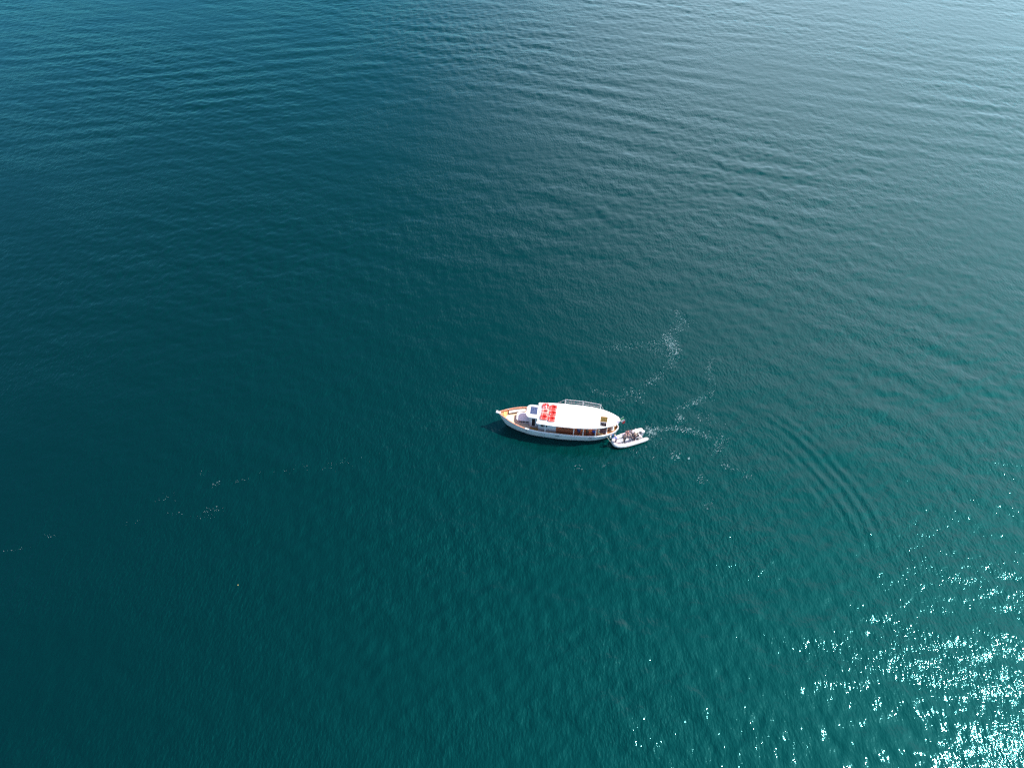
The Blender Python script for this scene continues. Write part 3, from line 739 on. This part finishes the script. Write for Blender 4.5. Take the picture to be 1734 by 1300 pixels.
MB().bx(3.23, 3.25, .05, .33, .79, .95, bev=.005).build('windshield', DARK, din)
sw = MB(); sw.tube([(3.50, .19 + .15 * math.cos(a), .8 + .15 * math.sin(a)) for a in np.linspace(0, 6.283, 14, endpoint=False)], .014, 5, closed=True); sw.tube([(3.43, .19, .8), (3.50, .19, .8)], .02, 6); sw.build('steering_wheel', BLACK, din)
rb = MB(); rb.tube([(3.62, -.78, .5), (3.56, -.78, 1.25), (3.54, -.68, 1.4), (3.54, .5, 1.4), (3.56, .62, 1.25), (3.62, .66, .5)], .045, 8); rb.build('roll_bar', WHITE, din)
en = empty('outboard_engine', (4.25, .02, .62), 0, din)
e = MB(); e.bx(-.05, .42, -.17, .17, .15, .52, bev=.1); e.build('engine_cowl', PVC, en)
e = MB(); e.bx(.0, .3, -.09, .09, -.75, .17, bev=.03); e.bx(-.16, .02, -.12, .12, -.1, .1, bev=.02); e.build('engine_leg', flat('engine_grey', (.35, .36, .38)), en)
e = MB(); e.tube([(-.05, 0, .2), (-.5, -.1, .28)], .022, 6); e.build('tiller', BLACK, en)
fu = MB(); fu.bx(3.72, 4.0, -.45, -.1, .525, .74, bev=.03); fu_o = fu.build('fuel_tank', flat('pink_red_tank', (.55, .25, .24)))
fu_o.location = (0, 0, 0); fu_o.data.transform(DM); tag(fu_o, 'small reddish fuel tank on the stern seat of the dinghy', 'fuel tank')

G1 = 'people aboard the inflatable dinghy'
def dp(x, y, z): return DM @ Vector((x, y, z))
person(dp(.50, -.02, .33), DA + RAD(150), 'person in bright blue top standing at the dinghy bow reaching to the boat', top=(.02, .10, .42), legs=(.05, .04, .10), hair=(.55, .45, .28), shoes=(.7, .7, .7), lean=.35, arms='reach', group=G1)
person(dp(1.6, -.27, .215), DA + RAD(200), 'person in all black clothes standing in the middle of the dinghy', top=(.015, .015, .02), legs=(.012, .015, .03), hair=(.02, .015, .01), lean=.18, arms='fwd', group=G1)
person(dp(2.52, .72, .53), DA + RAD(-110), 'person in salmon pink top sitting on the far tube of the dinghy', 'sit', top=(.62, .30, .25), legs=(.35, .25, .24), hair=(.02, .015, .01), lean=.12, arms='lap', group=G1)
person(dp(3.02, .74, .53), DA + RAD(-95), 'person in pale lilac shirt sitting on the far tube just ahead of the roll bar', 'sit', top=(.55, .48, .55), legs=(.10, .09, .12), hair=(.02, .012, .01), lean=.25, arms='fwd', group=G1)
person(dp(3.08, -.36, .215), DA + RAD(190), 'person in dark maroon trousers and black top standing by the roll bar', top=(.03, .02, .03), legs=(.06, .02, .03), hair=(.02, .012, .01), lean=.35, arms='fwd', group=G1)
person(dp(3.68, -.22, .53), DA + RAD(180), 'person in black jacket and white trousers seated just ahead of the outboard engine', 'sit', top=(.02, .02, .025), legs=(.6, .6, .62), hair=(.02, .012, .01), lean=.1, arms='fwd', group=G1)

G2 = 'people aboard the excursion boat'
def bpnt(x, y, z): return BM @ Vector((x, CY + y, z))
person(bpnt(10.75, -1.1, 1.13), BA + RAD(90), 'person in navy blue top seated under the canopy amidships', 'sit', top=(.02, .04, .16), legs=(.04, .04, .08), arms='lap', group=G2)
person(bpnt(11.8, -1.1, 1.13), BA + RAD(70), 'person in black top with brown legs seated under the canopy', 'sit', top=(.02, .03, .02), legs=(.2, .08, .05), arms='lap', group=G2)
person(bpnt(12.75, -1.05, 1.13), BA + RAD(100), 'person in bright blue shirt seated under the canopy nearest the stern', 'sit', top=(.02, .07, .38), legs=(.05, .06, .15), arms='lap', group=G2)
person(bpnt(13.25, -1.28, .95), BA + RAD(10), 'person with black hair and cream top standing at the side deck aft', top=(.62, .5, .38), legs=(.35, .22, .12), hair=(.01, .01, .01), arms='down', group=G2)
person(bpnt(15.05, -.35, 1.45), BA + RAD(200), 'person in white top seated on the stern bench by the flag', 'sit', top=(.75, .70, .62), legs=(.22, .1, .08), hair=(.06, .03, .02), arms='lap', group=G2)

# ------------------------------------------------------------ loose ropes
def sag(a, b, s, n=12): return [Vector(a).lerp(Vector(b), k / n) - Vector((0, 0, s * 4 * (k / n) * (1 - k / n))) for k in range(n + 1)]
rp = MB().tube(sag(bpnt(14.35, -1.33, 1.3), dp(.0, .02, .5), .12), .022, 6).build('tow_rope', ROPE); tag(rp, 'pale tow rope running from the boat stern to the dinghy bow', 'rope')
rp = MB().tube(sag(bpnt(15.5, -.70, 1.62), dp(1.0, .80, .58), .25), .016, 6).build('tow_rope', flat('pale_green_rope', (.35, .6, .55))); tag(rp, 'thin pale green line hanging from the boat stern to the far dinghy tube', 'rope')
co = MB()
for k in range(4):
    co.tube([bpnt(15.35 + (.20 - .015 * k) * math.cos(a), .38 + (.20 - .015 * k) * math.sin(a), 1.43 + .035 * k) for a in np.linspace(0, 6.283, 16, endpoint=False)], .02, 5, closed=True)
co_o = co.build('rope_coil', ROPE); tag(co_o, 'coil of pale rope lying on the stern bench', 'rope')
def fender(p, lab):
    o = empty('fender', p); tag(o, lab, 'fender')
    MB().tube([(0, 0, .26), (0, 0, .22), (0, 0, .15), (0, 0, -.15), (0, 0, -.22), (0, 0, -.26)], [.03, .07, .10, .10, .07, .03], 10).build('fender_body', WHITE, o)
    MB().tube([(0, 0, .26), (0, .05, .75)], .01, 5).build('lanyard', ROPE, o)
p = bpnt(14.9, -HB(14.9) - .06, .95); fender(p, 'white fender hanging from the near side of the boat stern')
fo_ = MB().ell(at(403, 990, .02), (.045, .045, .03), None, 10, 6).build('float', flat('yellow_float', (.5, .45, .15))); tag(fo_, 'tiny yellow float drifting alone on the dark water at lower left', 'float')

# ------------------------------------------------------------ foam flecks
def foam():
    """centre pixels of foam streaks, spread in pixels-worth of metres, number of flecks"""
    S = [([(1148, 530), (1160, 545), (1140, 560), (1132, 580), (1140, 598), (1138, 622)], .55, 300, 1.0),
         ([(1128, 568), (1140, 585), (1147, 605)], .45, 150, 1.1), ([(1100, 592), (1125, 596)], .5, 60, .9),
         ([(1040, 587), (1065, 585), (1095, 583), (1125, 580)], .35, 90, .9),
         ([(1020, 588), (1040, 590)], .3, 12, .8), ([(1092, 652), (1105, 644), (1122, 634)], .35, 80, .9),
         ([(1000, 662), (1022, 664), (1040, 672), (1058, 680)], .3, 50, .9), ([(1058, 664), (1070, 664), (1084, 670)], .55, 60, 1.0),
         ([(1203, 605), (1200, 630), (1206, 655), (1203, 675)], .4, 80, .8), ([(1172, 685), (1182, 678), (1196, 672)], .35, 90, .9),
         ([(1138, 690), (1160, 688), (1172, 684)], .3, 40, .9), ([(1150, 704), (1152, 712)], .35, 40, 1.0),
         ([(1100, 732), (1115, 726), (1140, 725), (1160, 728), (1180, 731), (1200, 740)], .28, 260, 1.0),
         ([(1180, 715), (1195, 700), (1215, 720)], .9, 60, .8), ([(1215, 738), (1225, 748), (1210, 757), (1218, 765)], .5, 90, .9),
         ([(1228, 787), (1232, 789)], .3, 30, 1.0), ([(1243, 797), (1260, 800), (1268, 815)], .3, 25, .9),
         ([(1137, 768), (1146, 774)], .3, 35, 1.1), ([(1166, 775), (1167, 777)], .1, 8, 1.2), ([(1186, 808), (1190, 816)], .3, 25, .9),
         ([(1098, 725), (1104, 733)], .35, 130, .9), ([(1070, 765), (1098, 772)], .4, 14, 1.0), ([(973, 788), (984, 793)], .25, 12, .8), ([(1017, 790), (1034, 785)], .2, 12, .8),
         ([(1205, 845), (1198, 855)], .3, 12, .9), ([(1110, 735), (1108, 752)], .5, 18, 1.0),
         ([(340, 803), (352, 802)], .2, 10, .5), ([(360, 822), (372, 816)], .2, 26, .7), ([(395, 812), (420, 815)], .3, 18, .5),
         ([(345, 866), (360, 861), (378, 863)], .25, 30, .6), ([(265, 845), (300, 838)], .4, 18, .45), ([(280, 870), (310, 867)], .2, 12, .5),
         ([(320, 874), (345, 877), (370, 873)], .2, 16, .5), ([(0, 935), (25, 930), (50, 925)], .15, 16, .45), ([(72, 905), (90, 908)], .2, 9, .6), ([(210, 885), (245, 880)], .3, 10, .4),
         ([(440, 805), (520, 795), (575, 785), (640, 772)], .6, 45, .45), ([(550, 790), (590, 782)], .4, 16, .5)]
    V = []; F = []; r_ = random.Random(8)
    pts = []
    for P, spread, n, sz in S:
        Q = [at(*p) for p in P]
        for _ in range(int(n * (1.5 if sz > .75 else .8))):
            k = r_.random() * (len(Q) - 1); i = int(k); c = Q[i].lerp(Q[i + 1], k - i)
            if r_.random() < .5: c = Q[i].lerp(Q[i + 1], round((k - i) * 4) / 4)
            pts.append((c.x + r_.gauss(0, spread), c.y + r_.gauss(0, spread), sz))
    A = np.array(pts); H = height(A[:, 0], A[:, 1], np.full(len(A), .30))
    for (x, y, sz), h in zip(pts, H):
        r = sz * (.011 + .036 * r_.random() ** 3); n = 6; a0 = r_.random() * 6; base = len(V)
        V.append((x, y, h + .035 + r * .25))
        for k in range(n): a = a0 + 6.283 * k / n; q = r * (.6 + .7 * r_.random()); V.append((x + q * math.cos(a), y + q * math.sin(a) * .7, h + .022))
        for k in range(n): V.append((V[base + 1 + k][0], V[base + 1 + k][1], h - .03))
        for k in range(n):
            j = (k + 1) % n; F.append((base, base + 1 + k, base + 1 + j)); F.append((base + 1 + k, base + 1 + n + k, base + 1 + n + j, base + 1 + j))
    me = bpy.data.meshes.new('foam'); me.from_pydata(V, [], F); me.materials.append(mat('foam_bubbles', (.56, .74, .74), .5, .15, 20))
    o = bpy.data.objects.new('foam', me); COL.objects.link(o); tag(o, 'flecks of pale foam drifting in thin streaks around the boats', 'foam', kind='stuff')
foam()
